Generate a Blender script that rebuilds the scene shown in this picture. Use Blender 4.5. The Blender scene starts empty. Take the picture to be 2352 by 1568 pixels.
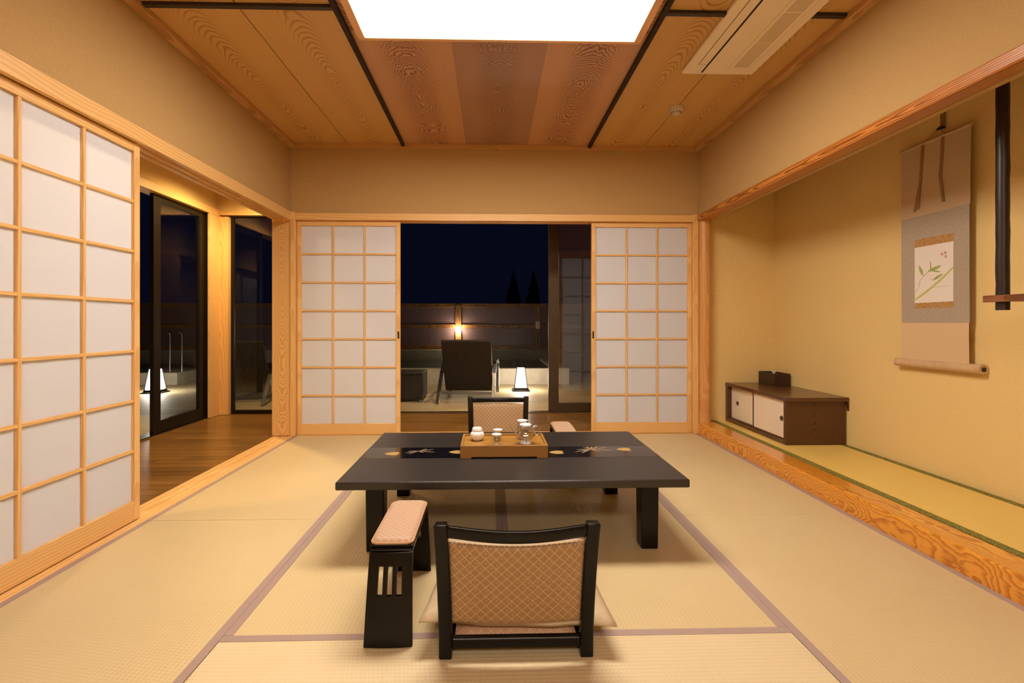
import bpy, bmesh, math, random
from mathutils import Vector, Matrix
R = math.radians
C = bpy.context.scene.collection
S = bpy.context.scene
rnd = random.Random(7)

# ------------------------------------------------------------------ camera, sky, lamps, exposure
cam = bpy.data.cameras.new('camera')
cam.sensor_fit = 'HORIZONTAL'; cam.sensor_width = 36.0
cam.lens = 1084.9 / 2352 * 36.0
cam.shift_x = (1176 - 1155.2) / 2352
cam.shift_y = -(784 - 743.2) / 2352
cam.clip_start = 0.05; cam.clip_end = 300
cam_o = bpy.data.objects.new('camera', cam); C.objects.link(cam_o)
cam_o.location = (-.0632, -4.2667, 1.0011)
cam_o.rotation_euler = (R(90), 0, -.0248)
S.camera = cam_o

w = bpy.data.worlds.new('night_sky'); S.world = w; w.use_nodes = True
bg = w.node_tree.nodes['Background']
bg.inputs['Color'].default_value = (.22, .30, 1.0, 1)
bg.inputs['Strength'].default_value = .0085

WARM = (1.0, .89, .75)
PANEL_STRENGTH = 38.0
def area_light(name, loc, sx, sy, power, color=WARM, rot=(0, 0, 0)):
    l = bpy.data.lights.new(name, 'AREA'); l.shape = 'RECTANGLE'; l.size = sx; l.size_y = sy
    l.energy = power; l.color = color
    o = bpy.data.objects.new(name, l); o.location = loc; o.rotation_euler = rot; C.objects.link(o); return o
def spot(name, loc, power, size, blend, color, radius=.03, rot=(0, 0, 0)):
    l = bpy.data.lights.new(name, 'SPOT'); l.energy = power; l.spot_size = R(size); l.spot_blend = blend
    l.color = color; l.shadow_soft_size = radius
    o = bpy.data.objects.new(name, l); o.location = loc; o.rotation_euler = rot; C.objects.link(o); return o
area_light('anteroom_lamp', (0, -5.75, 2.52), 1.5, .5, 84)
DOWN = (1.0, .70, .32)
spot('hallway_downlight', (-2.52, -2.0, 2.47), 85, 150, .8, DOWN)
spot('hallway_downlight', (-2.45, .40, 2.47), 150, 165, .8, DOWN)
spot('hallway_downlight', (-.2, .66, 2.47), 22, 140, .8, DOWN)  # extra back-hall spot, added to brighten the deck outside
spot('deck_fill_spot', (.2, 1.75, 2.75), 95, 125, .9, (1.0, .74, .42))  # no lamp known under the eaves; spot added to brighten the deck

vs = S.view_settings
vs.view_transform = 'Standard'; vs.look = 'None'; vs.gamma = 1.0; vs.use_curve_mapping = False
vs.exposure = 0.0

# ------------------------------------------------------------------ materials
def lin(r, g, b):
    f = lambda c: (c / 255 / 12.92) if c / 255 <= .04045 else ((c / 255 + .055) / 1.055) ** 2.4
    return (f(r), f(g), f(b), 1)

class G:
    """small node-graph helper"""
    def __init__(s, name):
        s.mat = bpy.data.materials.new(name); s.mat.use_nodes = True
        s.nt = s.mat.node_tree; s.nt.nodes.clear()
        s.out = s.nt.nodes.new('ShaderNodeOutputMaterial')
    def put(s, sock, v):
        if isinstance(v, bpy.types.NodeSocket): s.nt.links.new(v, sock)
        else:
            try: sock.default_value = v
            except Exception: sock.default_value = tuple(v)[:3]
    def n(s, t, props=None, **ins):
        nd = s.nt.nodes.new(t)
        for k, v in (props or {}).items(): setattr(nd, k, v)
        for k, v in ins.items():
            key = int(k[1:]) if k[0] == '_' else k.replace('_', ' ')
            s.put(nd.inputs[key], v)
        return nd
    def m(s, op, a, b=0.0, c=0.0):
        nd = s.n('ShaderNodeMath', {'operation': op}); s.put(nd.inputs[0], a); s.put(nd.inputs[1], b); s.put(nd.inputs[2], c)
        return nd.outputs[0]
    def mix(s, fac, a, b):
        nd = s.n('ShaderNodeMix', {'data_type': 'RGBA'})
        s.put(nd.inputs[0], fac); s.put(nd.inputs[6], a); s.put(nd.inputs[7], b); return nd.outputs[2]
    def coords(s):
        tc = s.n('ShaderNodeTexCoord'); sp = s.n('ShaderNodeSeparateXYZ', None, _0=tc.outputs['Object'])
        return tc.outputs['Object'], sp.outputs[0], sp.outputs[1], sp.outputs[2]
    def xyz(s, x, y, z):
        return s.n('ShaderNodeCombineXYZ', None, _0=x, _1=y, _2=z).outputs[0]
    def noise(s, vec, scale, detail=2.0, rough=.5):
        return s.n('ShaderNodeTexNoise', None, Vector=vec, Scale=scale, Detail=detail, Roughness=rough).outputs[0]
    def rand(s): return s.n('ShaderNodeObjectInfo').outputs['Random']
    def smooth(s, v, a, b, o0=0.0, o1=1.0):
        nd = s.n('ShaderNodeMapRange', {'interpolation_type': 'SMOOTHSTEP'})
        for i, x in enumerate((v, a, b, o0, o1)): s.put(nd.inputs[i], x)
        return nd.outputs[0]
    def bump(s, h, dist, strength=1.0):
        return s.n('ShaderNodeBump', None, Height=h, Distance=dist, Strength=strength).outputs[0]
    def principled(s, **ins):
        p = s.n('ShaderNodeBsdfPrincipled')
        for k, v in ins.items(): s.put(p.inputs[k.replace('_', ' ')], v)
        s.nt.links.new(p.outputs[0], s.out.inputs[0]); return s.mat

def plain(name, col, rough=.5, metal=0.0, spec=.5, coat=0.0, vary=.06, scale=12.0):
    g = G(name); v = g.coords()[0]
    f = g.noise(v, scale, 3)
    c2 = tuple(x * (1 - vary * 2) for x in col[:3]) + (1,)
    c1 = tuple(min(1, x * (1 + vary * 2)) for x in col[:3]) + (1,)
    return g.principled(Base_Color=g.mix(f, c2, c1), Roughness=rough, Metallic=metal, Specular_IOR_Level=spec, Coat_Weight=coat, Coat_Roughness=.08)

def emit(name, col, strength):
    g = G(name); e = g.n('ShaderNodeEmission', None, Color=col, Strength=strength)
    g.nt.links.new(e.outputs[0], g.out.inputs[0]); return g.mat

def wood(name, c1, c2, along='Y', a='X', b='Z', freq=45, k=.10, d0=.02, wob=.03, wig=.004, fade=.12, far=.35, rough=.42, coat=0.0, fine=.12, sharp=.72, lo=.25):
    """flat-sawn timber: growth rings around a slanted pith, cut by the board's surface"""
    g = G(name); vec, X, Y, Z = g.coords(); ax = {'X': X, 'Y': Y, 'Z': Z}
    r = g.rand(); off = g.m('MULTIPLY', r, 37.0)
    v, u, wq = ax[along], ax[a], ax[b]
    lv = g.xyz(g.m('MULTIPLY', v, 1.6), off, 0.0)
    n1 = g.m('SUBTRACT', g.noise(lv, 1.0, 2), .5)
    n2 = g.m('SUBTRACT', g.noise(g.xyz(off, g.m('MULTIPLY', v, 2.3), 3.0), 1.0, 3), .5)
    n3 = g.m('SUBTRACT', g.noise(g.xyz(g.m('MULTIPLY', u, 34.0), g.m('MULTIPLY', v, 11.0), g.m('ADD', off, g.m('MULTIPLY', wq, 20.0))), 1.0, 3), .5)
    uu = g.m('ADD', u, g.m('MULTIPLY', n1, wob * 2.2))
    d = g.m('ADD', g.m('ADD', g.m('MULTIPLY', v, k), g.m('ADD', wq, d0)), g.m('MULTIPLY', n2, wob * 4))
    rr = g.m('SQRT', g.m('ADD', g.m('MULTIPLY', uu, uu), g.m('MULTIPLY', d, d)))
    rr = g.m('ADD', rr, g.m('MULTIPLY', n3, wig * 2))
    t = g.m('FRACT', g.m('ADD', g.m('MULTIPLY', rr, freq), off))
    line = g.m('MULTIPLY', g.smooth(t, lo, sharp), g.smooth(t, 1.0, .93))
    amp = g.smooth(g.m('ABSOLUTE', uu), fade * .4, fade * 1.6, 1.0, far)
    fib = g.noise(g.xyz(g.m('MULTIPLY', u, 260.0), g.m('MULTIPLY', v, 5.0), g.m('MULTIPLY', wq, 260.0)), 1.0, 2)
    fac = g.m('ADD', g.m('MULTIPLY', line, amp), g.m('MULTIPLY', g.m('SUBTRACT', fib, .5), fine * 2))
    broad = g.m('MULTIPLY', g.m('SUBTRACT', g.noise(g.xyz(g.m('MULTIPLY', u, 9.0), g.m('MULTIPLY', v, .8), off), 1.0, 2), .5), .3)
    fac = g.n('ShaderNodeClamp', None, _0=g.m('ADD', fac, broad)).outputs[0]
    return g.principled(Base_Color=g.mix(fac, c1, c2), Roughness=rough, Coat_Weight=coat, Coat_Roughness=.12,
                        Normal=g.bump(fac, .0006, .25))

def planks(name, c1, c2, gap, along='X', across='Y', width=.1, length=1.8, rough=.3, coat=0.0, gapw=.02):
    g = G(name); vec, X, Y, Z = g.coords(); ax = {'X': X, 'Y': Y}
    v, u = ax[along], ax[across]
    q = g.m('DIVIDE', u, width); row = g.m('FLOOR', q); fr = g.m('FRACT', q)
    wn = g.n('ShaderNodeTexWhiteNoise', {'noise_dimensions': '1D'}, W=row).outputs[0]
    seg = g.m('ADD', g.m('DIVIDE', v, length), g.m('MULTIPLY', wn, 5.0))
    wn2 = g.n('ShaderNodeTexWhiteNoise', {'noise_dimensions': '2D'}, Vector=g.xyz(row, g.m('FLOOR', seg), 0.0)).outputs[0]
    grain = g.noise(g.xyz(g.m('MULTIPLY', v, 2.5), g.m('MULTIPLY', u, 60.0), g.m('MULTIPLY', wn2, 30.0)), 1.0, 4, .6)
    f = g.m('ADD', g.m('MULTIPLY', wn2, .55), g.m('MULTIPLY', g.smooth(grain, .3, .7), .45))
    edge = g.m('MAXIMUM', g.m('GREATER_THAN', g.m('ABSOLUTE', g.m('SUBTRACT', fr, .5)), .5 - gapw),
               g.m('GREATER_THAN', g.m('ABSOLUTE', g.m('SUBTRACT', g.m('FRACT', seg), .5)), .4992))
    col = g.mix(edge, g.mix(f, c1, c2), gap)
    return g.principled(Base_Color=col, Roughness=rough, Coat_Weight=coat, Normal=g.bump(g.m('SUBTRACT', 1.0, edge), .002, .5))

def tatami(name, along, c1, c2):
    g = G(name); vec, X, Y, Z = g.coords(); ax = {'X': X, 'Y': Y}
    u = ax['X' if along == 'Y' else 'Y']; v = ax[along]
    rib = g.m('SINE', g.m('MULTIPLY', u, 2 * math.pi / .0150))
    rush = g.m('SINE', g.m('MULTIPLY', v, 2 * math.pi / .0062))
    alt = g.m('SINE', g.m('ADD', g.m('MULTIPLY', v, math.pi / .0062), g.m('MULTIPLY', g.m('FLOOR', g.m('DIVIDE', u, .015)), math.pi * .5)))
    strand = g.noise(g.xyz(g.m('MULTIPLY', v, 420.0 if along == 'Y' else 420.0), g.m('MULTIPLY', u, 6.0), 0.0), 1.0, 2)
    big = g.noise(vec, 1.7, 3)
    h = g.m('ADD', g.m('MULTIPLY', rib, .5), g.m('MULTIPLY', alt, .30))
    f = g.m('ADD', g.m('ADD', .5, g.m('MULTIPLY', h, .18)), g.m('ADD', g.m('MULTIPLY', g.m('SUBTRACT', strand, .5), .5), g.m('MULTIPLY', g.m('SUBTRACT', big, .5), .5)))
    f = g.n('ShaderNodeClamp', None, _0=f).outputs[0]
    return g.principled(Base_Color=g.mix(f, c2, c1), Roughness=.45, Specular_IOR_Level=.6, Normal=g.bump(h, .001, .4))

def wallpaper(name, col):
    g = G(name); vec, X, Y, Z = g.coords()
    a = g.noise(g.xyz(g.m('MULTIPLY', X, 300.0), g.m('MULTIPLY', Y, 300.0), g.m('MULTIPLY', Z, 90.0)), 1.0, 3)
    b = g.noise(vec, 160.0, 3)
    f = g.m('ADD', g.m('MULTIPLY', a, .6), g.m('MULTIPLY', b, .4))
    f = g.smooth(f, .3, .7)
    return g.principled(Base_Color=g.mix(f, tuple(x * .92 for x in col[:3]) + (1,), tuple(min(1, x * 1.06) for x in col[:3]) + (1,)),
                        Roughness=.8, Specular_IOR_Level=.2, Normal=g.bump(f, .0005, .15))

def lattice_cloth(name, base, line, a='X', b='Z', cell=.0215, lw=.045):
    g = G(name); vec, X, Y, Z = g.coords(); ax = {'X': X, 'Y': Y, 'Z': Z}
    u, v = ax[a], ax[b]
    p = g.m('DIVIDE', g.m('ADD', u, v), cell * 1.414); q = g.m('DIVIDE', g.m('SUBTRACT', u, v), cell * 1.414)
    fp = g.m('SUBTRACT', g.m('FRACT', p), .5); fq = g.m('SUBTRACT', g.m('FRACT', q), .5)
    ln = g.m('MAXIMUM', g.m('GREATER_THAN', g.m('ABSOLUTE', fp), .5 - lw), g.m('GREATER_THAN', g.m('ABSOLUTE', fq), .5 - lw))
    wn = g.n('ShaderNodeTexWhiteNoise', {'noise_dimensions': '2D'}, Vector=g.xyz(g.m('FLOOR', p), g.m('FLOOR', q), 0.0))
    sp = g.n('ShaderNodeSeparateColor', None, _0=wn.outputs[1])
    dp = g.m('SUBTRACT', fp, g.m('MULTIPLY', g.m('SUBTRACT', sp.outputs[0], .5), .35))
    dq = g.m('SUBTRACT', fq, g.m('MULTIPLY', g.m('SUBTRACT', sp.outputs[1], .5), .35))
    tilt = g.m('MULTIPLY', g.m('SUBTRACT', dp, dq), 1.6)
    rad = g.m('SQRT', g.m('ADD', g.m('POWER', g.m('ADD', dp, dq), 2.0), g.m('POWER', tilt, 2.0)))
    dot = g.m('MULTIPLY', g.m('LESS_THAN', rad, .17), g.m('GREATER_THAN', wn.outputs[0], .52))
    pat = g.m('MAXIMUM', ln, g.m('MULTIPLY', dot, .9))
    weave = g.noise(g.xyz(g.m('MULTIPLY', u, 1200.0), g.m('MULTIPLY', v, 500.0), 0.0), 1.0, 2)
    f = g.m('ADD', g.m('MULTIPLY', pat, .85), g.m('MULTIPLY', g.m('SUBTRACT', weave, .5), .25))
    f = g.n('ShaderNodeClamp', None, _0=f).outputs[0]
    return g.principled(Base_Color=g.mix(f, base, line), Roughness=.55, Sheen_Weight=.1, Normal=g.bump(f, .0008, .5))

def glass(name, tint=(1, 1, 1, 1), f0=.04):
    g = G(name); ge = g.n('ShaderNodeNewGeometry')
    dn = g.n('ShaderNodeVectorMath', {'operation': 'DOT_PRODUCT'}, _0=ge.outputs['Normal'], _1=ge.outputs['Incoming'])
    c = g.m('ABSOLUTE', dn.outputs['Value'])
    F = g.m('ADD', f0, g.m('MULTIPLY', 1 - f0, g.m('POWER', g.m('SUBTRACT', 1.0, c), 5.0)))
    t = g.n('ShaderNodeBsdfTransparent', None, Color=tint); gl = g.n('ShaderNodeBsdfGlossy', None, Color=(1, 1, 1, 1), Roughness=0.0)
    mx = g.n('ShaderNodeMixShader', None, _0=F, _1=t.outputs[0], _2=gl.outputs[0])
    g.nt.links.new(mx.outputs[0], g.out.inputs[0]); return g.mat

def paper(name, col):
    g = G(name); vec, X, Y, Z = g.coords()
    fib = g.noise(g.xyz(g.m('MULTIPLY', X, 220.0), Y, g.m('MULTIPLY', Z, 35.0)), 1.0, 4, .7)
    c = g.mix(fib, tuple(x * .95 for x in col[:3]) + (1,), col)
    d = g.n('ShaderNodeBsdfDiffuse', None, Color=c); t = g.n('ShaderNodeBsdfTranslucent', None, Color=c)
    mx = g.n('ShaderNodeMixShader', None, _0=.38, _1=d.outputs[0], _2=t.outputs[0])
    g.nt.links.new(mx.outputs[0], g.out.inputs[0]); return g.mat

HIN1, HIN2 = (.80, .50, .20, 1), (.71, .405, .14, 1)
M = {}
for ax_, (aa, bb) in {'X': ('Y', 'Z'), 'Y': ('X', 'Z'), 'Z': ('X', 'Y')}.items():
    M['hinoki' + ax_] = wood('pale_cypress_wood_' + ax_, HIN1, HIN2, ax_, aa, bb, freq=70, k=.03, d0=.09, wob=.012, wig=.0015, fade=.3, far=.8, rough=.45, fine=.10)
M['jamb'] = wood('figured_cypress_wood', (.80, .485, .19, 1), (.66, .355, .11, 1), 'Z', 'X', 'Y', freq=130, k=.13, d0=.02, wob=.025, wig=.005, fade=.06, far=.5)
M['board'] = wood('cedar_ceiling_board', (.60, .345, .11, 1), (.38, .18, .05, 1), 'Y', 'X', 'Z', freq=92, k=.22, d0=.02, wob=.022, wig=.0022, fade=.065, far=.14, rough=.5, sharp=.9, lo=.5)
M['board_red'] = wood('reddish_cedar_ceiling_board', (.56, .29, .15, 1), (.24, .10, .046, 1), 'Y', 'X', 'Z', freq=88, k=.34, d0=.05, wob=.05, wig=.014, fade=.12, far=.12, rough=.5)
M['board_dark'] = wood('dark_cedar_ceiling_board', (.39, .205, .125, 1), (.24, .11, .065, 1), 'Y', 'X', 'Z', freq=110, k=.34, d0=.05, wob=.05, wig=.013, fade=.12, far=.2, rough=.5)
M['cornice'] = wood('cornice_wood', (.58, .32, .11, 1), (.44, .21, .065, 1), 'Y', 'X', 'Z', freq=70, k=.03, d0=.09, wob=.01, fade=.4, far=.8)
M['plinth'] = wood('glossy_pine_plinth', (.78, .335, .035, 1), (.50, .165, .014, 1), 'Y', 'Z', 'X', freq=88, k=.13, d0=.04, wob=.05, wig=.012, fade=.2, far=.9, rough=.22, coat=.6, sharp=.9)
M['beam'] = wood('red_pine_beam', (.60, .23, .04, 1), (.26, .075, .012, 1), 'Y', 'Z', 'X', freq=120, k=.02, d0=.06, wob=.01, wig=.002, fade=.4, far=.9, rough=.38, coat=.1)
M['pillar'] = wood('polished_round_pillar', (.66, .34, .105, 1), (.58, .265, .075, 1), 'Z', 'X', 'Y', freq=60, k=.04, d0=.04, wob=.02, wig=.004, fade=.4, far=.7, rough=.35, coat=.2)
M['walnut'] = wood('walnut_board', (.105, .038, .013, 1), (.060, .021, .008, 1), 'Z', 'X', 'Y', freq=110, k=.10, d0=.05, wob=.03, wig=.006, fade=.3, far=.8, rough=.35, coat=.15)
M['walnutY'] = wood('walnut_top', (.13, .05, .017, 1), (.06, .02, .008, 1), 'Y', 'X', 'Z', freq=90, k=.05, d0=.05, wob=.02, wig=.004, fade=.3, far=.8, rough=.28, coat=.3)
M['boxwood'] = plain('very_dark_lacquered_wood', (.034, .013, .008, 1), .35, vary=.12, scale=30)
M['tray'] = wood('bamboo_tray_wood', (.41, .215, .045, 1), (.29, .135, .025, 1), 'X', 'Y', 'Z', freq=120, k=.03, d0=.05, wob=.02, wig=.003, fade=.3, far=.7, rough=.38, coat=.15)
M['shelf'] = wood('reddish_shelf_wood', (.28, .11, .04, 1), (.16, .055, .02, 1), 'Y', 'Z', 'X', freq=90, k=.03, d0=.05, wob=.01, fade=.4, far=.8, rough=.4)
M['wall'] = wallpaper('tan_woven_wallpaper', (.49, .315, .132, 1))
M['alcove'] = wallpaper('ochre_sand_wall', (.80, .585, .25, 1))
M['dark_plaster'] = wallpaper('dark_outside_plaster', (.10, .075, .055, 1))
M['tatY'] = tatami('woven_rush_lengthwise', 'Y', (.66, .525, .30, 1), (.50, .38, .195, 1))
M['tatX'] = tatami('woven_rush_crosswise', 'X', (.72, .60, .385, 1), (.56, .44, .25, 1))
M['tatToko'] = tatami('fine_yellow_rush', 'Y', (.84, .60, .17, 1), (.72, .49, .125, 1))
M['hem'] = plain('mauve_cloth_hem', (.36, .255, .225, 1), .75, vary=.05, scale=200)
def green_hem():
    g = G('green_patterned_hem'); v = g.coords()[0]
    f = g.n('ShaderNodeTexVoronoi', None, Vector=v, Scale=130.0).outputs[0]
    return g.principled(Base_Color=g.mix(g.smooth(f, .2, .6), (.05, .044, .005, 1), (.25, .22, .035, 1)), Roughness=.7)
M['green'] = green_hem()
M['floorhall'] = planks('glossy_brown_floorboards', (.30, .15, .036, 1), (.14, .062, .015, 1), (.035, .015, .005, 1), 'X', 'Y', .091, 1.3, rough=.28, coat=.0, gapw=.03)
M['deck'] = planks('outdoor_decking', (.72, .56, .33, 1), (.56, .42, .24, 1), (.05, .035, .02, 1), 'X', 'Y', .105, 2.6, rough=.6, gapw=.04)
M['paper'] = paper('shoji_paper', (.86, .88, .96, 1))
M['lacquer'] = plain('black_lacquer', (.0055, .004, .003, 1), .24, spec=.22, vary=.05)
M['lacquer_table'] = plain('satin_black_table_lacquer', (.021, .017, .0145, 1), .42, spec=.62, vary=.06, scale=5)
M['lacquer_band'] = plain('gloss_black_table_band', (.006, .005, .005, 1), .10, spec=.6, vary=.02)
M['gold'] = plain('gold_leaf_paint', (.42, .27, .09, 1), .55, metal=.1)
M['sprig'] = plain('faded_gold_paint', (.30, .225, .165, 1), .45, metal=.3)
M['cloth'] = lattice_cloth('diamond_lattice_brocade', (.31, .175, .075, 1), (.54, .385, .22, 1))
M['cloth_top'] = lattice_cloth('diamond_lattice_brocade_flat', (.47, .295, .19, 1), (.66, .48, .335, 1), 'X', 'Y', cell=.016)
M['seatcloth'] = lattice_cloth('diamond_lattice_brocade_seat', (.58, .34, .20, 1), (.74, .52, .35, 1), 'X', 'Y')
M['piping'] = plain('brocade_piping', (.50, .30, .17, 1), .55, vary=.08, scale=150)
M['zabuton'] = plain('plain_olive_cushion_cloth', (.50, .39, .25, 1), .55, vary=.05, scale=60)
M['bamboo_dark'] = plain('smoked_bamboo', (.022, .013, .011, 1), .4, vary=.25, scale=60)
M['rod'] = plain('smoked_bamboo_rod', (.040, .024, .018, 1), .75, spec=.2, vary=.3, scale=60)
M['lampwood'] = wood('light_frame_wood', (.80, .45, .22, 1), (.70, .37, .17, 1), 'Y', 'X', 'Z', freq=80, k=.02, d0=.08, wob=.01, fade=.4, far=.8)
M['lampface'] = emit('lit_diffuser', WARM + (1,), PANEL_STRENGTH)
M['white_plastic'] = plain('warm_white_plastic', (.86, .72, .55, 1), .5, vary=.01)
M['grille'] = plain('air_intake_mesh', (.66, .52, .35, 1), .6, vary=.06, scale=300)
M['blackgap'] = plain('black_slot', (.006, .004, .003, 1), .6)
M['det'] = plain('detector_plastic', (.62, .52, .42, 1), .5, vary=.01)
M['alu'] = plain('dark_bronze_sash', (.012, .008, .005, 1), .35, spec=.25)
M['alu_lit'] = plain('lit_tone_bronze_sash', (.075, .045, .022, 1), .4, metal=.3)  # same bronze as the dark sash, its lit look put into the colour
M['glass'] = glass('window_glass', (.93, .95, .95, 1), .05)
M['coatedglass'] = glass('coated_window_glass', (.80, .80, .80, 1), .17)
M['clearglass'] = glass('clear_teaware_glass', (.92, .91, .89, 1), .16)
M['china'] = plain('white_porcelain', (.82, .80, .79, 1), .18, vary=.01)
def blue_china():
    g = G('blue_white_porcelain'); v = g.coords()[0]
    f = g.smooth(g.noise(v, 170.0, 2), .55, .62)
    return g.principled(Base_Color=g.mix(f, (.80, .80, .82, 1), (.22, .30, .62, 1)), Roughness=.18)
M['chinablue'] = blue_china()
M['silk'] = plain('cream_silk', (.58, .42, .26, 1), .6, vary=.03, scale=120)
M['silk_low'] = plain('cream_silk_lower', (.70, .49, .28, 1), .6, vary=.03, scale=120)
M['greysilk'] = plain('grey_mottled_silk', (.42, .34, .26, 1), .65, vary=.10, scale=90)
M['brocade'] = plain('brown_gold_brocade', (.46, .25, .085, 1), .5, vary=.35, scale=90)
M['ribbon'] = plain('brown_gold_ribbon', (.34, .18, .065, 1), .5, vary=.35, scale=120)
M['artpaper'] = plain('white_art_paper', (.82, .74, .67, 1), .7, vary=.01)
M['leafgreen'] = plain('green_ink', (.34, .42, .10, 1), .7, vary=.2, scale=60)
M['stalkgreen'] = plain('yellow_green_ink', (.52, .55, .18, 1), .7, vary=.1, scale=40)
M['ink'] = plain('pale_grey_ink', (.50, .45, .36, 1), .7)
M['seal'] = plain('faded_red_seal_ink', (.62, .30, .24, 1), .7)
M['rollerwood'] = plain('peeled_bamboo_roller', (.60, .40, .22, 1), .4, vary=.12, scale=30)
M['steel'] = plain('brushed_steel', (.45, .44, .42, 1), .3, metal=1.0)
M['chrome'] = plain('polished_aluminium', (.30, .30, .31, 1), .30, metal=1.0)
M['cream_door'] = plain('cream_paper_door', (.80, .69, .54, 1), .6, vary=.02, scale=80)
M['blackmetal'] = plain('black_metal', (.012, .010, .009, 1), .4, metal=.4)
M['tissue'] = plain('white_tissue', (.85, .82, .78, 1), .8)
M['wicker'] = None
def wicker():
    g = G('dark_brown_wicker'); v, X, Y, Z = g.coords()
    s1 = g.m('SINE', g.m('MULTIPLY', X, 2 * math.pi / .026)); s2 = g.m('SINE', g.m('ADD', g.m('MULTIPLY', Z, 2 * math.pi / .012), g.m('MULTIPLY', g.m('FLOOR', g.m('DIVIDE', X, .013)), math.pi)))
    h = g.m('ADD', s1, g.m('MULTIPLY', s2, .5))
    return g.principled(Base_Color=g.mix(g.smooth(h, -1.2, 1.2), (.012, .008, .005, 1), (.050, .034, .022, 1)), Roughness=.5, Normal=g.bump(h, .003, .8))
M['wicker'] = wicker()
M['lanternpaper'] = emit('lit_lantern_paper', (1, .90, .74, 1), 42.0)
M['bulb'] = emit('lit_bulb', (1, .80, .50, 1), 160.0)
M['stone'] = plain('cream_stone_cladding', (.40, .345, .26, 1), .6, vary=.12, scale=9)
M['stone_dim'] = plain('grey_stone_ledge', (.28, .25, .19, 1), .6, vary=.15, scale=9)
M['fencewood'] = wood('stained_fence_timber', (.22, .105, .035, 1), (.12, .05, .018, 1), 'X', 'Z', 'Y', freq=60, k=.02, d0=.08, wob=.02, fade=.4, far=.8)
M['fencewoodZ'] = wood('stained_fence_post_timber', (.22, .105, .035, 1), (.12, .05, .018, 1), 'Z', 'X', 'Y', freq=60, k=.02, d0=.08, wob=.02, fade=.4, far=.8)
M['fencepanel'] = plain('dull_mauve_fence_panel', (.115, .072, .082, 1), .35, vary=.08, scale=3)
M['conifer'] = plain('dark_conifer_needles', (.010, .014, .010, 1), .9, spec=.0)
def water():
    g = G('dark_bath_water'); v = g.coords()[0]
    return g.principled(Base_Color=(.012, .022, .018, 1), Roughness=.06, Specular_IOR_Level=.5, Normal=g.bump(g.noise(v, 3.0, 2), .02, .25))
M['water'] = water()

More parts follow.
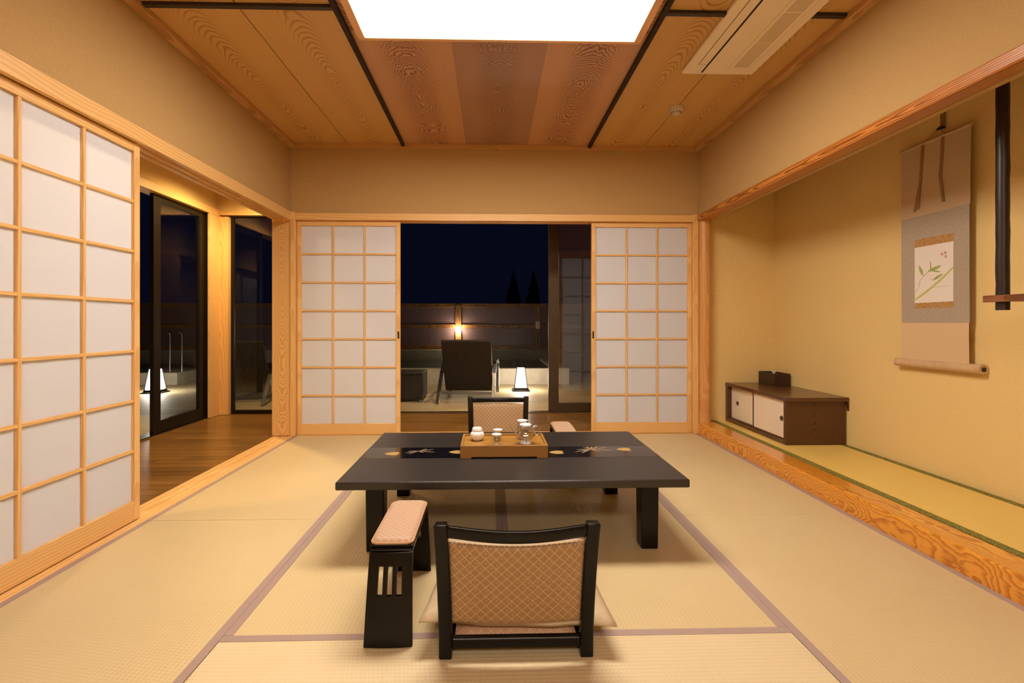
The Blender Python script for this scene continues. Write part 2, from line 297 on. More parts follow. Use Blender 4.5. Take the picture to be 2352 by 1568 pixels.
# ------------------------------------------------------------------ mesh building
class MB:
    def __init__(s): s.v = []; s.f = []
    def add(s, vs_, fs):
        o = len(s.v); s.v += [tuple(p) for p in vs_]; s.f += [tuple(i + o for i in f) for f in fs]; return s
    def box(s, x0, x1, y0, y1, z0, z1):
        return s.hexa([(x0, y0, z0), (x1, y0, z0), (x1, y1, z0), (x0, y1, z0), (x0, y0, z1), (x1, y0, z1), (x1, y1, z1), (x0, y1, z1)])
    def hexa(s, p):
        return s.add(p, [(0, 3, 2, 1), (4, 5, 6, 7), (0, 1, 5, 4), (1, 2, 6, 5), (2, 3, 7, 6), (3, 0, 4, 7)])
    def prism(s, poly, axis, a0, a1):
        n = len(poly)
        def P(q, a): return {'X': (a, q[0], q[1]), 'Y': (q[0], a, q[1]), 'Z': (q[0], q[1], a)}[axis]
        vs_ = [P(q, a0) for q in poly] + [P(q, a1) for q in poly]
        fs = [tuple(range(n))[::-1], tuple(range(n, 2 * n))] + [(i, (i + 1) % n, n + (i + 1) % n, n + i) for i in range(n)]
        return s.add(vs_, fs)
    def strip(s, up, dn, axis, a0, a1):
        """flat ribbon between two edge lines, a0..a1 thick along axis"""
        P = lambda q, a: {'X': (a, q[0], q[1]), 'Y': (q[0], a, q[1]), 'Z': (q[0], q[1], a)}[axis]
        n = len(up); vs_ = [P(q, a0) for q in up] + [P(q, a0) for q in dn] + [P(q, a1) for q in up] + [P(q, a1) for q in dn]
        fs = []
        for i in range(n - 1):
            fs += [(i, i + 1, n + i + 1, n + i), (2 * n + i, 3 * n + i, 3 * n + i + 1, 2 * n + i + 1), (i, 2 * n + i, 2 * n + i + 1, i + 1), (n + i, n + i + 1, 3 * n + i + 1, 3 * n + i)]
        fs += [(0, n, 3 * n, 2 * n), (n - 1, 3 * n - 1, 4 * n - 1, 2 * n - 1)]
        return s.add(vs_, fs)
    def lathe(s, prof, c=(0, 0), n=28, cap=True):
        vs_, fs = [], []
        for r, z in prof:
            for i in range(n):
                a = 2 * math.pi * i / n; vs_.append((c[0] + r * math.cos(a), c[1] + r * math.sin(a), z))
        for j in range(len(prof) - 1):
            for i in range(n):
                k = (i + 1) % n; fs.append((j * n + i, j * n + k, (j + 1) * n + k, (j + 1) * n + i))
        if cap:
            fs.append(tuple(range(n))[::-1]); o = (len(prof) - 1) * n; fs.append(tuple(o + i for i in range(n)))
        return s.add(vs_, fs)
    def tube(s, pts, r, n=10, up=(0, 0, 1), sec=None):
        """sweep a round (or sec = list of 2d points) section along pts; r may be a list"""
        pts = [Vector(p) for p in pts]; m = len(pts); vs_, fs = [], []
        sc = sec or [(math.cos(2 * math.pi * i / n), math.sin(2 * math.pi * i / n)) for i in range(n)]; n = len(sc)
        for j, p in enumerate(pts):
            t = (pts[min(j + 1, m - 1)] - pts[max(j - 1, 0)]).normalized()
            u = Vector(up); a = t.cross(u)
            if a.length < .3: a = t.cross(Vector((0, 1, 0)))
            a.normalize(); b = a.cross(t)
            q = r[j] if isinstance(r, (list, tuple)) else r
            for x, y in sc: vs_.append(p + a * x * q + b * y * q)
        for j in range(m - 1):
            for i in range(n):
                k = (i + 1) % n; fs.append((j * n + i, j * n + k, (j + 1) * n + k, (j + 1) * n + i))
        fs.append(tuple(range(n))[::-1]); fs.append(tuple((m - 1) * n + i for i in range(n)))
        return s.add(vs_, fs)
    def shell(s, fn, nu, nv):
        """closed slab: fn(u, v, side) with side 0 = front, 1 = back"""
        vs_, fs = [], []; K = (nu + 1) * (nv + 1)
        for sd in (0, 1):
            for j in range(nv + 1):
                for i in range(nu + 1): vs_.append(fn(i / nu, j / nv, sd))
        ix = lambda i, j, sd: sd * K + j * (nu + 1) + i
        for j in range(nv):
            for i in range(nu):
                fs.append((ix(i, j, 0), ix(i + 1, j, 0), ix(i + 1, j + 1, 0), ix(i, j + 1, 0)))
                fs.append((ix(i, j, 1), ix(i, j + 1, 1), ix(i + 1, j + 1, 1), ix(i + 1, j, 1)))
        for i in range(nu):
            fs.append((ix(i, 0, 0), ix(i, 0, 1), ix(i + 1, 0, 1), ix(i + 1, 0, 0)))
            fs.append((ix(i, nv, 0), ix(i + 1, nv, 0), ix(i + 1, nv, 1), ix(i, nv, 1)))
        for j in range(nv):
            fs.append((ix(0, j, 0), ix(0, j + 1, 0), ix(0, j + 1, 1), ix(0, j, 1)))
            fs.append((ix(nu, j, 0), ix(nu, j, 1), ix(nu, j + 1, 1), ix(nu, j + 1, 0)))
        return s.add(vs_, fs)
    def build(s, name, mat, parent=None, bevel=0.0, seg=2, smooth=0, sub=0, kind=None):
        lo = [min(p[i] for p in s.v) for i in range(3)]; hi = [max(p[i] for p in s.v) for i in range(3)]
        c = [(a + b) / 2 for a, b in zip(lo, hi)]
        if kind == 'ground': c[2] = lo[2]
        me = bpy.data.meshes.new(name)
        me.from_pydata([(p[0] - c[0], p[1] - c[1], p[2] - c[2]) for p in s.v], [], s.f)
        bm = bmesh.new(); bm.from_mesh(me); bmesh.ops.recalc_face_normals(bm, faces=bm.faces); bm.to_mesh(me); bm.free()
        me.materials.append(mat)
        if smooth:
            me.polygons.foreach_set('use_smooth', [True] * len(me.polygons)); me.set_sharp_from_angle(angle=R(smooth))
        o = bpy.data.objects.new(name, me); o.location = c; C.objects.link(o)
        if parent is not None: o.parent = parent
        if bevel:
            b = o.modifiers.new('bevel', 'BEVEL'); b.width = bevel; b.segments = seg; b.limit_method = 'ANGLE'; b.angle_limit = R(40)
            if not smooth: me.polygons.foreach_set('use_smooth', [False] * len(me.polygons))
        if sub:
            q = o.modifiers.new('subdivision', 'SUBSURF'); q.levels = sub; q.render_levels = sub
        return o

def tag(o, label, cat, group=None):
    o['label'] = label; o['category'] = cat
    if group: o['group'] = group
    return o
def thing(name, label, cat, loc=(0, 0, 0), rz=0.0, group=None):
    o = bpy.data.objects.new(name, None); o.empty_display_size = .1; C.objects.link(o)
    o.location = loc; o.rotation_euler = (0, 0, rz)
    return tag(o, label, cat, group)
def struct(name, mb, mat, bevel=0.0, parent=None, smooth=0):
    o = mb.build(name, mat, parent, bevel, smooth=smooth)
    if parent is None: o['kind'] = 'structure'
    return o
def root_struct(name, loc=(0, 0, 0)):
    o = bpy.data.objects.new(name, None); C.objects.link(o); o.location = loc; o['kind'] = 'structure'; return o
def box(*a): return MB().box(*a)
def copy_thing(r, loc, rz, label):
    c = r.copy(); C.objects.link(c); c.location = loc; c.rotation_euler = (0, 0, rz); c['label'] = label
    for ch in list(r.children):
        d = ch.copy(); C.objects.link(d); d.parent = c
        for g_ in list(ch.children):
            e = g_.copy(); C.objects.link(e); e.parent = d
    return c
def arc(cx, cy, r, a0, a1, n): return [(cx + r * math.cos(R(a0 + (a1 - a0) * i / n)), cy + r * math.sin(R(a0 + (a1 - a0) * i / n))) for i in range(n + 1)]
def rrect(x0, x1, y0, y1, r, n=5):
    return arc(x1 - r, y1 - r, r, 0, 90, n) + arc(x0 + r, y1 - r, r, 90, 180, n) + arc(x0 + r, y0 + r, r, 180, 270, n) + arc(x1 - r, y0 + r, r, 270, 360, n)

# ------------------------------------------------------------------ the room
YF = -6.6     # wall behind the camera
YT = -3.64    # end of the tatami seen by the camera
struct('floor', box(-2.0, 1.82, YT, 0, -.12, -.05), M['dark_plaster'])
struct('floor_anteroom', box(-1.82, 1.95, YF, YT - .002, -.12, 0), M['tatX'])
H = 2.6
struct('wall_left', MB().box(-1.985, -1.855, YT, 0.0, 1.99, H).box(-1.985, -1.855, YF, YT, 0, H), M['wall'])
struct('wall_back', box(-1.855, 1.83, 0, .12, 1.985, H), M['wall'])
struct('wall_right', MB().box(1.825, 1.94, YT, .06, 1.993, H).box(1.905, 1.94, YT, .06, 1.936, 1.993).box(1.825, 1.95, YF, YT, 0, H), M['wall'])
struct('wall_front', box(-2.0, 1.95, YF - .1, YF, 0, H), M['wall'])
# alcove shell
struct('wall_alcove_back', box(2.57, 2.67, YT, .18, 0, 2.45), M['alcove'])
struct('wall_alcove_side', box(1.90, 2.57, .063, .18, 0, 2.45), M['alcove'])
struct('wall_alcove_near', box(1.94, 2.57, YT - .1, YT, 0, 2.45), M['alcove'])
struct('ceiling_alcove', box(1.94, 2.67, YT, .18, 2.45, 2.5), M['board'])
struct('floor_alcove', box(1.972, 2.57, YT, .063, -.05, .054), M['dark_plaster'])

# ceiling: boards, rods and cornice are its parts
ceil = root_struct('ceiling', (0, -1.8, H))
def cpart(name, x0, x1, y0, y1, z0, z1, mat, bevel=0.0):
    return box(x0, x1, y0 + 1.8, y1 + 1.8, z0 - H, z1 - H).build(name, mat, ceil, bevel)
YM = -1.87
for x0, x1 in ((-1.855, -1.343), (-1.337, -.83), (.80, 1.307), (1.313, 1.83)):
    cpart('ceiling_board', x0, x1, YM, .02, H, H + .02, M['board'])
    cpart('ceiling_board', x0, x1, YT - .1, YM, H, H + .02, M['board'])
for x0, x1, mt in ((-.83, -.290, 'board_red'), (-.290, .262, 'board_dark'), (.262, .80, 'board_red')):
    cpart('ceiling_board', x0, x1, -1.66, .02, H, H + .02, M[mt])
    cpart('ceiling_board', x0, x1, YT - .1, -2.1, H, H + .02, M[mt])
cpart('ceiling_board', -.83, -.785, -2.1, -1.66, H, H + .02, M['board_red']); cpart('ceiling_board', .76, .80, -2.1, -1.66, H, H + .02, M['board_red'])
cpart('backing_board', -1.9, 1.9, YT - .1, .02, H + .021, H + .06, M['blackgap'])
cpart('anteroom_board', -1.9, 1.9, YF, YT - .1, H, H + .02, M['board'])
for x in (-.846, .818):
    MB().tube([(x, YT + 1.8, -.014), (x, 1.785, -.014)], .0165, 12).build('bamboo_rod', M['rod'], ceil, smooth=50)
for x0, x1 in ((-1.795, -.86), (.832, 1.766)):
    cpart('bamboo_batten', x0, x1, YM - .014, YM + .014, H - .018, H, M['bamboo_dark'], .003)
cpart('cornice', -1.855, -1.797, YF, 0, H - .034, H, M['cornice'], .003)
cpart('cornice', 1.768, 1.825, YF, 0, H - .034, H, M['cornice'], .003)
cpart('cornice', -1.797, 1.768, -.055, 0, H - .034, H, M['cornice'], .003)

# lintels, sills, posts
def grooved(axis, a0, a1, c0, c1, z0, z1, g1, g2, up):
    """beam with two sliding grooves in its underside (up=False) or top"""
    gd = .012
    xs = [c0, g1[0], g1[1], g2[0], g2[1], c1]
    if not up: poly = [(c0, z1), (c0, z0), (g1[0], z0), (g1[0], z0 + gd), (g1[1], z0 + gd), (g1[1], z0), (g2[0], z0), (g2[0], z0 + gd), (g2[1], z0 + gd), (g2[1], z0), (c1, z0), (c1, z1)]
    else:
        gd = .003
        poly = [(c0, z0), (c1, z0), (c1, z1), (g2[1], z1), (g2[1], z1 - gd), (g2[0], z1 - gd), (g2[0], z1), (g1[1], z1), (g1[1], z1 - gd), (g1[0], z1 - gd), (g1[0], z1), (c0, z1)]
    return MB().prism(poly, axis, a0, a1)
struct('lintel_left', grooved('Y', YT, -.002, -2.0, -1.843, 1.922, 1.997, (-1.965, -1.932), (-1.912, -1.870), False), M['hinokiY'])
struct('sill_left', grooved('Y', YT, -.002, -2.0, -1.824, -.05, -.001, (-1.965, -1.932), (-1.912, -1.870), True), M['hinokiY'])
struct('lintel_back', grooved('X', -1.81, 1.775, -.012, .12, 1.928, 1.988, (.016, .056), (.072, .106), False), M['hinokiX'])
struct('sill_back', grooved('X', -1.81, 1.775, .002, .12, -.05, .001, (.016, .056), (.072, .106), True), M['hinokiX'])
struct('post_left', box(-1.853, -1.811, -.018, .12, 0, 1.998), M['hinokiZ'], .003)
struct('jamb_left', box(-2.02, -1.853, .0, .12, 0, 1.93), M['jamb'], .002)
struct('post_right', box(1.776, 1.824, -.014, .12, 0, 1.998), M['hinokiZ'], .003)
struct('beam_alcove', box(1.814, 1.904, YT, .058, 1.936, 1.993), M['beam'], .006)
struct('plinth_alcove', box(1.822, 1.971, YT, .058, -.05, .106), M['plinth'], .008)
mb = MB()
mb.lathe([(.0555 + .0012 * math.sin(i * 1.9), .106 + i * (1.83 / 14)) for i in range(15)], (1.883, .0), 32)
struct('pillar_alcove', mb, M['pillar'], smooth=60)

# tatami mats
def mat_(x0, x1, y0, y1, along, label, z1=0.0, hem='hem', tm=None, hw=.029, hems=(1, 1)):
    t = thing('tatami_mat', label, 'tatami mat', ((x0 + x1) / 2, (y0 + y1) / 2, z1 - .05), 0, 'tatami mats covering the floor')
    a, b = (x1 - x0) / 2 - .0006, (y1 - y0) / 2 - .0006
    box(-a, a, -b, b, 0, .0495).build('rush_cover', tm or M['tat' + along], t, .002)
    for s in (-1, 1):
        if not hems[0 if s < 0 else 1]: continue
        if along == 'Y': q = box(s * a - (hw if s > 0 else 0), s * a + (hw if s < 0 else 0), -b, b, .001, .0508)
        else: q = box(-a, a, s * b - (hw if s > 0 else 0), s * b + (hw if s < 0 else 0), .001, .0508)
        q.build('cloth_hem', M[hem], t)
    return t
XA, XB, XC = -.922, .912, -.010
mat_(-1.822, XA, -1.82, -.002, 'Y', 'tan rush tatami mat along the far half of the left sill')
mat_(-1.822, XA, YT, -1.82, 'Y', 'tan rush tatami mat in front of the near left paper screen')
mat_(XB, 1.820, -1.82, -.002, 'Y', 'tan rush tatami mat beside the alcove step below the wall cabinet')
mat_(XB, 1.820, YT, -1.82, 'Y', 'tan rush tatami mat along the alcove step below the hanging scroll')
mat_(XA, XB, -.91, -.002, 'X', 'tan rush tatami mat laid crosswise behind the black table under the far chair')
mat_(XA, XC, -2.73, -.91, 'Y', 'tan rush tatami mat under the armrest and left half of the table')
mat_(XC, XB, -2.73, -.91, 'Y', 'tan rush tatami mat under the right half of the black table')
mat_(XA, XB, YT, -2.73, 'X', 'pale rush tatami mat laid crosswise under the feet of the near chair')
t = mat_(1.972, 2.569, YT + .002, .062, 'Y', 'yellow tatami mat with green patterned hems on the raised alcove floor', .105, 'green', M['tatToko'], .046)
t['group'] = 'alcove tatami'

# ------------------------------------------------------------------ paper screens
def shoji(label, loc, rz, W, Hh, pull):
    t = thing('shoji_screen', label, 'paper screen', loc, rz, 'sliding paper screens')
    sw, tr, br, mw = .037, .044, .098, .0145
    for s in (0, 1):
        x0 = s * (W - sw)
        st = box(x0, x0 + sw, 0, .030, 0, Hh).build('stile', M['hinokiZ'], t, .002)
        if pull == s:
            xx = x0 + (.014 if s else .006)
            p = box(xx, xx + .015, -.0012, .004, .865, .930)
            for q in range(len(p.v)): p.v[q] = (p.v[q][0] - (x0 + sw / 2), p.v[q][1] - .015, p.v[q][2] - Hh / 2)
            p.build('finger_pull', M['blackgap'], st)
    box(sw, W - sw, .001, .029, Hh - tr, Hh).build('top_rail', M['hinokiX'], t, .002)
    box(sw, W - sw, .001, .029, 0, br).build('bottom_rail', M['hinokiX'], t, .002)
    lat = MB(); bars = MB(); x0, x1, z0, z1 = sw, W - sw, br, Hh - tr
    for i in (1, 2):
        x = x0 + (x1 - x0) * i / 3; lat.box(x - mw / 2, x + mw / 2, .003, .017, z0, z1)
    for j in range(1, 7):
        z = z0 + (z1 - z0) * j / 7; bars.box(x0, x1, .0045, .0165, z - mw / 2, z + mw / 2)
    lat.build('lattice_uprights', M['hinokiZ'], t, .001, 1)
    bars.build('lattice_crossbars', M['hinokiX'], t, .001, 1)
    box(x0, x1, .0172, .0182, z0, z1).build('paper', M['paper'], t)
    return t
HS = 1.926
shoji('paper lattice screen at the left end of the far wall, beside the corner post', (-1.807, .020, .0015), 0, .921, HS, 1)
shoji('paper lattice screen right of the far opening, next to the round pillar', (.853, .020, .0015), 0, .921, HS, 0)
shoji('large near paper lattice screen in the left wall opening', (-1.876, -2.728, .0015), R(90), .946, HS - .006, -1)

# ------------------------------------------------------------------ hallway round the room
struct('hallway_floor', MB().box(-3.2, -2.0, YT, 1.10, -.07, -.004).box(-2.0, 2.7, .12, 1.10, -.07, -.004), M['floorhall'])
struct('ceiling_hallway', MB().box(-3.25, -1.98, YT, 1.16, 2.5, 2.54).box(-1.98, 2.7, .12, 1.16, 2.5, 2.54), M['wall'])
struct('wall_hallway_left', MB().box(-3.24, -3.09, YT, 1.16, 2.245, 2.5).box(-3.24, -3.09, YT, -1.9, 0, 2.245), M['alcove'])
struct('wall_hallway_back', MB().box(-3.09, 2.7, 1.03, 1.16, 2.235, 2.5).box(-2.1, -1.22, 1.03, 1.16, 0, 2.235).box(1.75, 2.7, 1.03, 1.16, 0, 2.235), M['alcove'])
struct('wall_hallway_end', box(2.57, 2.7, .18, 1.03, 0, 2.5), M['alcove'])
struct('trim_1', MB().box(-3.2, -3.05, -1.9, 1.12, 2.178, 2.25), M['hinokiY'], .002)
struct('trim_2', MB().box(-3.05, 1.75, 1.0, 1.12, 2.196, 2.237), M['hinokiX'], .002)
struct('post_hallway', MB().prism([(-3.16, .82), (-3.05, .82), (-3.05, 1.0), (-2.955, 1.0), (-2.955, 1.12), (-3.16, 1.12)], 'Z', 0, 2.176), M['hinokiZ'])

def sash(name, axis, a0, a1, c, z0, z1, mt, sw=.07, br=.11, tr=.06, depth=.036, gl='glass'):
    """glazed sash in the plane axis = c running a0..a1"""
    r = root_struct(name, (0, 0, 0))
    def B(p0, p1, q0, q1, k=1.0):
        d = depth / 2 * k
        return box(c - d, c + d, p0, p1, q0, q1) if axis == 'X' else box(p0, p1, c - d, c + d, q0, q1)
    B(a0, a0 + sw, z0, z1).build('stile', mt, r, .002); B(a1 - sw, a1, z0, z1).build('stile', mt, r, .002)
    B(a0 + sw, a1 - sw, z0, z0 + br).build('bottom_rail', mt, r, .002); B(a0 + sw, a1 - sw, z1 - tr, z1).build('top_rail', mt, r, .002)
    B(a0 + sw, a1 - sw, z0 + br, z1 - tr, .16).build('pane', M[gl], r)
    return r
d = sash('door_1', 'X', .056, .815, -3.115, .004, 2.176, M['alu'], .092, .11)
sash('window_1', 'Y', -2.955, -2.1, 1.07, .004, 2.21, M['alu'], .033, .035, .03)
d = sash('door_2', 'Y', .585, 1.75, 1.075, .004, 2.21, M['alu_lit'], .115, .10, gl='coatedglass')
struct('door_frame_outer', box(-3.16, -3.07, .818, .90, 0, 2.178), M['alu'])
struct('threshold_left', box(-3.2, -3.08, YT, .82, -.02, .004), M['alu'])
struct('threshold_back', box(-1.22, 1.75, 1.055, 1.16, -.02, .001), M['alu_lit'])

# ------------------------------------------------------------------ ceiling fittings
t = thing('ceiling_light', 'wide glowing ceiling light panel in a wooden frame above the table', 'ceiling light', (-.012, -1.89, H))
X0, X1, Y0, Y1 = -.789, .789, -.258, .268
for n, b in (('frame_side', (X0, X0 + .043, Y0, Y1)), ('frame_side', (X1 - .043, X1, Y0, Y1)), ('frame_end', (X0 + .043, X1 - .043, Y1 - .026, Y1)), ('frame_end', (X0 + .043, X1 - .043, Y0, Y0 + .026))):
    box(b[0], b[1], b[2], b[3], -.026, .0).build(n, M['lampwood'], t, .003)
box(X0 + .043, X1 - .043, Y0 + .026, Y1 - .026, -.010, -.004).build('diffuser', M['lampface'], t)

t = thing('air_conditioner', 'long beige ceiling air conditioner with a black outlet slot', 'air conditioner', (1.365, -1.88, H))
AW, AL = .226, .57
box(-AW, AW, -AL, AL, -.022, 0).build('panel', M['white_plastic'], t, .006)
box(-.113, -.102, -AL + .02, AL - .024, -.0232, -.02).build('outlet_slot', M['blackgap'], t)
lv = box(-.166, -.116, -AL + .1, AL - .115, -.0245, -.0205).build('louvre', M['white_plastic'], t, .001)
box(-.169, -.1665, -AL + .1, AL - .112, -.0228, -.0205).build('louvre_gap', M['blackgap'], t)
box(-.1665, -.113, AL - .1125, AL - .111, -.0228, -.0205).build('louvre_gap', M['blackgap'], t)
box(.035, .038, -AL + .03, AL - .05, -.0226, -.0205).build('panel_seam', M['grille'], t)
box(.172, .174, -AL + .03, AL - .05, -.0226, -.0205).build('panel_seam', M['grille'], t)
for i in range(4):
    y1 = AL - .085 - i * .26
    box(.062, .150, y1 - .25, y1, -.0228, -.0205).build('intake_grille', M['grille'], t)

t = thing('smoke_detector', 'small round smoke detector on the ceiling right of the lamp', 'smoke detector', (1.308, -.80, H))
MB().lathe([(.050, 0), (.051, -.012), (.047, -.016)], n=28).build('base_ring', M['det'], t, smooth=40)
MB().lathe([(.049, -.016), (.049, -.030), (.044, -.036), (.027, -.038), (.026, -.048), (.020, -.052), (.001, -.053)], n=28).build('sensor_head', M['det'], t, smooth=40)
mb = MB()
for k in range(10):
    a = 2 * math.pi * k / 10
    mb.lathe([(.0045, -.0355), (.0045, -.0395)], (.035 * math.cos(a), .035 * math.sin(a)), 8)
mb.build('sensor_slots', M['blackgap'], t)

# ------------------------------------------------------------------ low table
t = thing('low_table', 'wide low black lacquer table in the middle of the room', 'low table', (.034, -1.812, 0))
TX, TY, TZ = .754, .455, .335
box(-TX, TX, -TY, TY, TZ - .036, TZ).build('tabletop', M['lacquer_table'], t, .007, 3, smooth=40)
for sx in (-1, 1):
    for sy in (-1, 1):
        x, y, a, b = sx * .608, sy * .335, .040, .037
        MB().hexa([(x - b, y - b, 0), (x + b, y - b, 0), (x + b, y + b, 0), (x - b, y + b, 0), (x - a, y - a, TZ - .036), (x + a, y - a, TZ - .036), (x + a, y + a, TZ - .036), (x - a, y + a, TZ - .036)]).build('leg', M['lacquer'], t, .004)
mb = MB().box(-TX + .06, TX - .06, -.36, -.33, TZ - .066, TZ - .036).box(-TX + .06, TX - .06, .33, .36, TZ - .066, TZ - .036)
mb.build('apron', M['lacquer'], t, .002)
band = box(-TX + .004, TX - .004, -.106, .096, TZ - .0005, TZ + .0006).build('inlay_band', M['lacquer_band'], t)
bl = band.location
def leaf2(mb, x, y, a, L, W, z, h=.0008, bend=0.0):
    """flat pointed leaf from (x, y) in direction a"""
    n = 8; c, s = math.cos(a), math.sin(a); up, dn = [], []
    for i in range(n + 1):
        q = i / n; ww = W * math.sin(math.pi * (q * .94 + .03)) ** .8 / 2; bb = bend * q * q
        for lst, sg in ((up, 1), (dn, -1)):
            u, v = L * q, bb + sg * ww; lst.append((x + u * c - v * s, y + u * s + v * c))
    mb.strip(up, dn, 'Z', z, z + h)
zt = TZ + .0004
def gold_fan(x, y):
    mb = MB()
    for i, a in enumerate((-.5, -.15, .2, .55)): leaf2(mb, x - .03, y, a * .6, .075, .03, zt, .0006 + i * .0003)
    q = mb.build('gold_leaf_motif', M['gold'], None); q.location = Vector(q.location) - Vector(bl); q.parent = band
def sprig_(x, y, sc, extra):
    mb = MB()
    for i, (a, L) in enumerate(((200, .12), (222, .11), (20, .13), (-18, .14), (172, .09), (-60, .06), (42, .09)) + extra):
        leaf2(mb, x, y, R(a), L * sc, .014 * sc, zt, .0006 + i * .0002, bend=.01)
    q = mb.build('bamboo_sprig_motif', M['sprig'], None); q.location = Vector(q.location) - Vector(bl); q.parent = band
gold_fan(-.613, -.024); gold_fan(-.285, .000); gold_fan(.232, -.018); gold_fan(.597, .030)
sprig_(-.475, .022, .62, ()); sprig_(.43, .032, .85, ((-140, .1), (95, .07), (120, .06), (65, .06)))

# ------------------------------------------------------------------ legless chairs
def zaisu(label, loc, rz):
    t = thing('legless_chair', label, 'floor chair', loc, rz, 'legless black chairs at the table')
    zt = .424
    sec = [(-1, -1), (1, -1), (1, 1), (-1, 1)]
    def yb(z): return -.008 - .055 * max(0, (z - .04) / .38) ** 1.25       # lean of the back
    for s in (-1, 1):
        pts = [(s * (.212 + .010 * (z / zt) ** 2), yb(z), z) for z in [0, .05, .1, .15, .2, .25, .3, .35, .39, zt]]
        mb = MB()
        vs_, fs = [], []
        for p in pts:
            wx, wy = .0195, .0175
            vs_ += [(p[0] - wx, p[1] - wy, p[2]), (p[0] + wx, p[1] - wy, p[2]), (p[0] + wx, p[1] + wy, p[2]), (p[0] - wx, p[1] + wy, p[2])]
        for j in range(len(pts) - 1):
            for i in range(4): k = (i + 1) % 4; fs.append((j * 4 + i, j * 4 + k, j * 4 + 4 + k, j * 4 + 4 + i))
        fs += [(3, 2, 1, 0), tuple(len(vs_) - 4 + i for i in range(4))]
        mb.add(vs_, fs).build('post', M['lacquer'], t, .005, 3, smooth=35)
        box(s * .205 - .017, s * .205 + .017, .012, .44, .004, .040).build('seat_rail', M['lacquer'], t, .004)
    # top rail bows backwards
    def rail(u, v, sd):
        x = -.204 + .408 * u; bow = .034 * (1 - (2 * u - 1) ** 2) ** 1.3
        z = .380 + v * .036 - .004 * (1 - (2 * u - 1) ** 2)
        return (x, yb(z) - bow + (-.012 if sd == 0 else .012) * (1 - .35 * abs(2 * v - 1) ** 3), z)
    MB().shell(rail, 24, 5).build('top_rail', M['lacquer'], t, .003, smooth=50)
    box(-.194, .194, -.020, .006, .030, .058).build('stretcher', M['lacquer'], t, .004)
    def pad(u, v, sd):
        u = (1 - math.cos(math.pi * u)) / 2; v = v + .06 * math.sin(2 * math.pi * v) * -1
        z = .108 + .258 * v; x = (2 * u - 1) * (.1932 + .010 * (z / .424) ** 2)
        bow = (.012 + .024 * v) * (1 - (2 * u - 1) ** 2)
        e = (1 - abs(2 * u - 1) ** 24) ** .5 * (1 - abs(2 * v - 1) ** 5) ** .5
        th = .003 + .014 * e
        return (x, yb(z) - bow + .004 + (-th if sd == 0 else th), z)
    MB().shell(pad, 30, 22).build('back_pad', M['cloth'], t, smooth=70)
    box(-.188, .188, .008, .44, .034, .044).build('seat_board', M['lacquer'], t, .003)
    def seat(u, v, sd):
        x, y = -.186 + .372 * u, .010 + .43 * v
        e = (1 - abs(2 * u - 1) ** 8) ** .5 * (1 - abs(2 * v - 1) ** 8) ** .5
        return (x, y, .0445 if sd == 0 else .047 + .012 * e)
    MB().shell(seat, 18, 18).build('seat_pad', M['seatcloth'], t, smooth=70)
    return t
near = zaisu('black legless chair in the foreground, its brocade back towards the viewer', (.012, -2.833, 0), 0)
far = copy_thing(near, (-.008, -.585, 0), R(180), 'black legless chair on the far side of the table facing us')

def zabuton(label, loc, rz, tilt=0.0, a=.287, b=.275):
    def f(u, v, sd):
        x, y = 2 * u - 1, 2 * v - 1
        pinch = 1 + .05 * (x * x * y * y) - .035 * (1 - abs(x * y)) * max(abs(x), abs(y)) ** 4
        h = max(0, (1 - x ** 6) * (1 - y ** 6)) ** .45
        z = .030 * (1 - h) + .001 if sd == 0 else .036 + .036 * h
        if y < 0: y = y * (1 + .07 * math.exp(-(abs(x) / .52) ** 6))
        return (x * a * pinch, y * b * pinch, z)
    mb = MB().shell(f, 28, 28)
    o = mb.build('floor_cushion', M['zabuton'], None, smooth=80)
    o.rotation_euler = (0, R(tilt), rz)
    dz = o.location.z
    o.location = (loc[0], loc[1], loc[2] + dz)
    return tag(o, label, 'cushion', 'flat square cushions on the chairs')
zabuton('plain olive square cushion on the seat of the foreground chair', (.027, -2.546, .056), R(-2), .8)
zabuton('plain olive square cushion on the seat of the far chair', (-.01, -.89, .058), R(180))

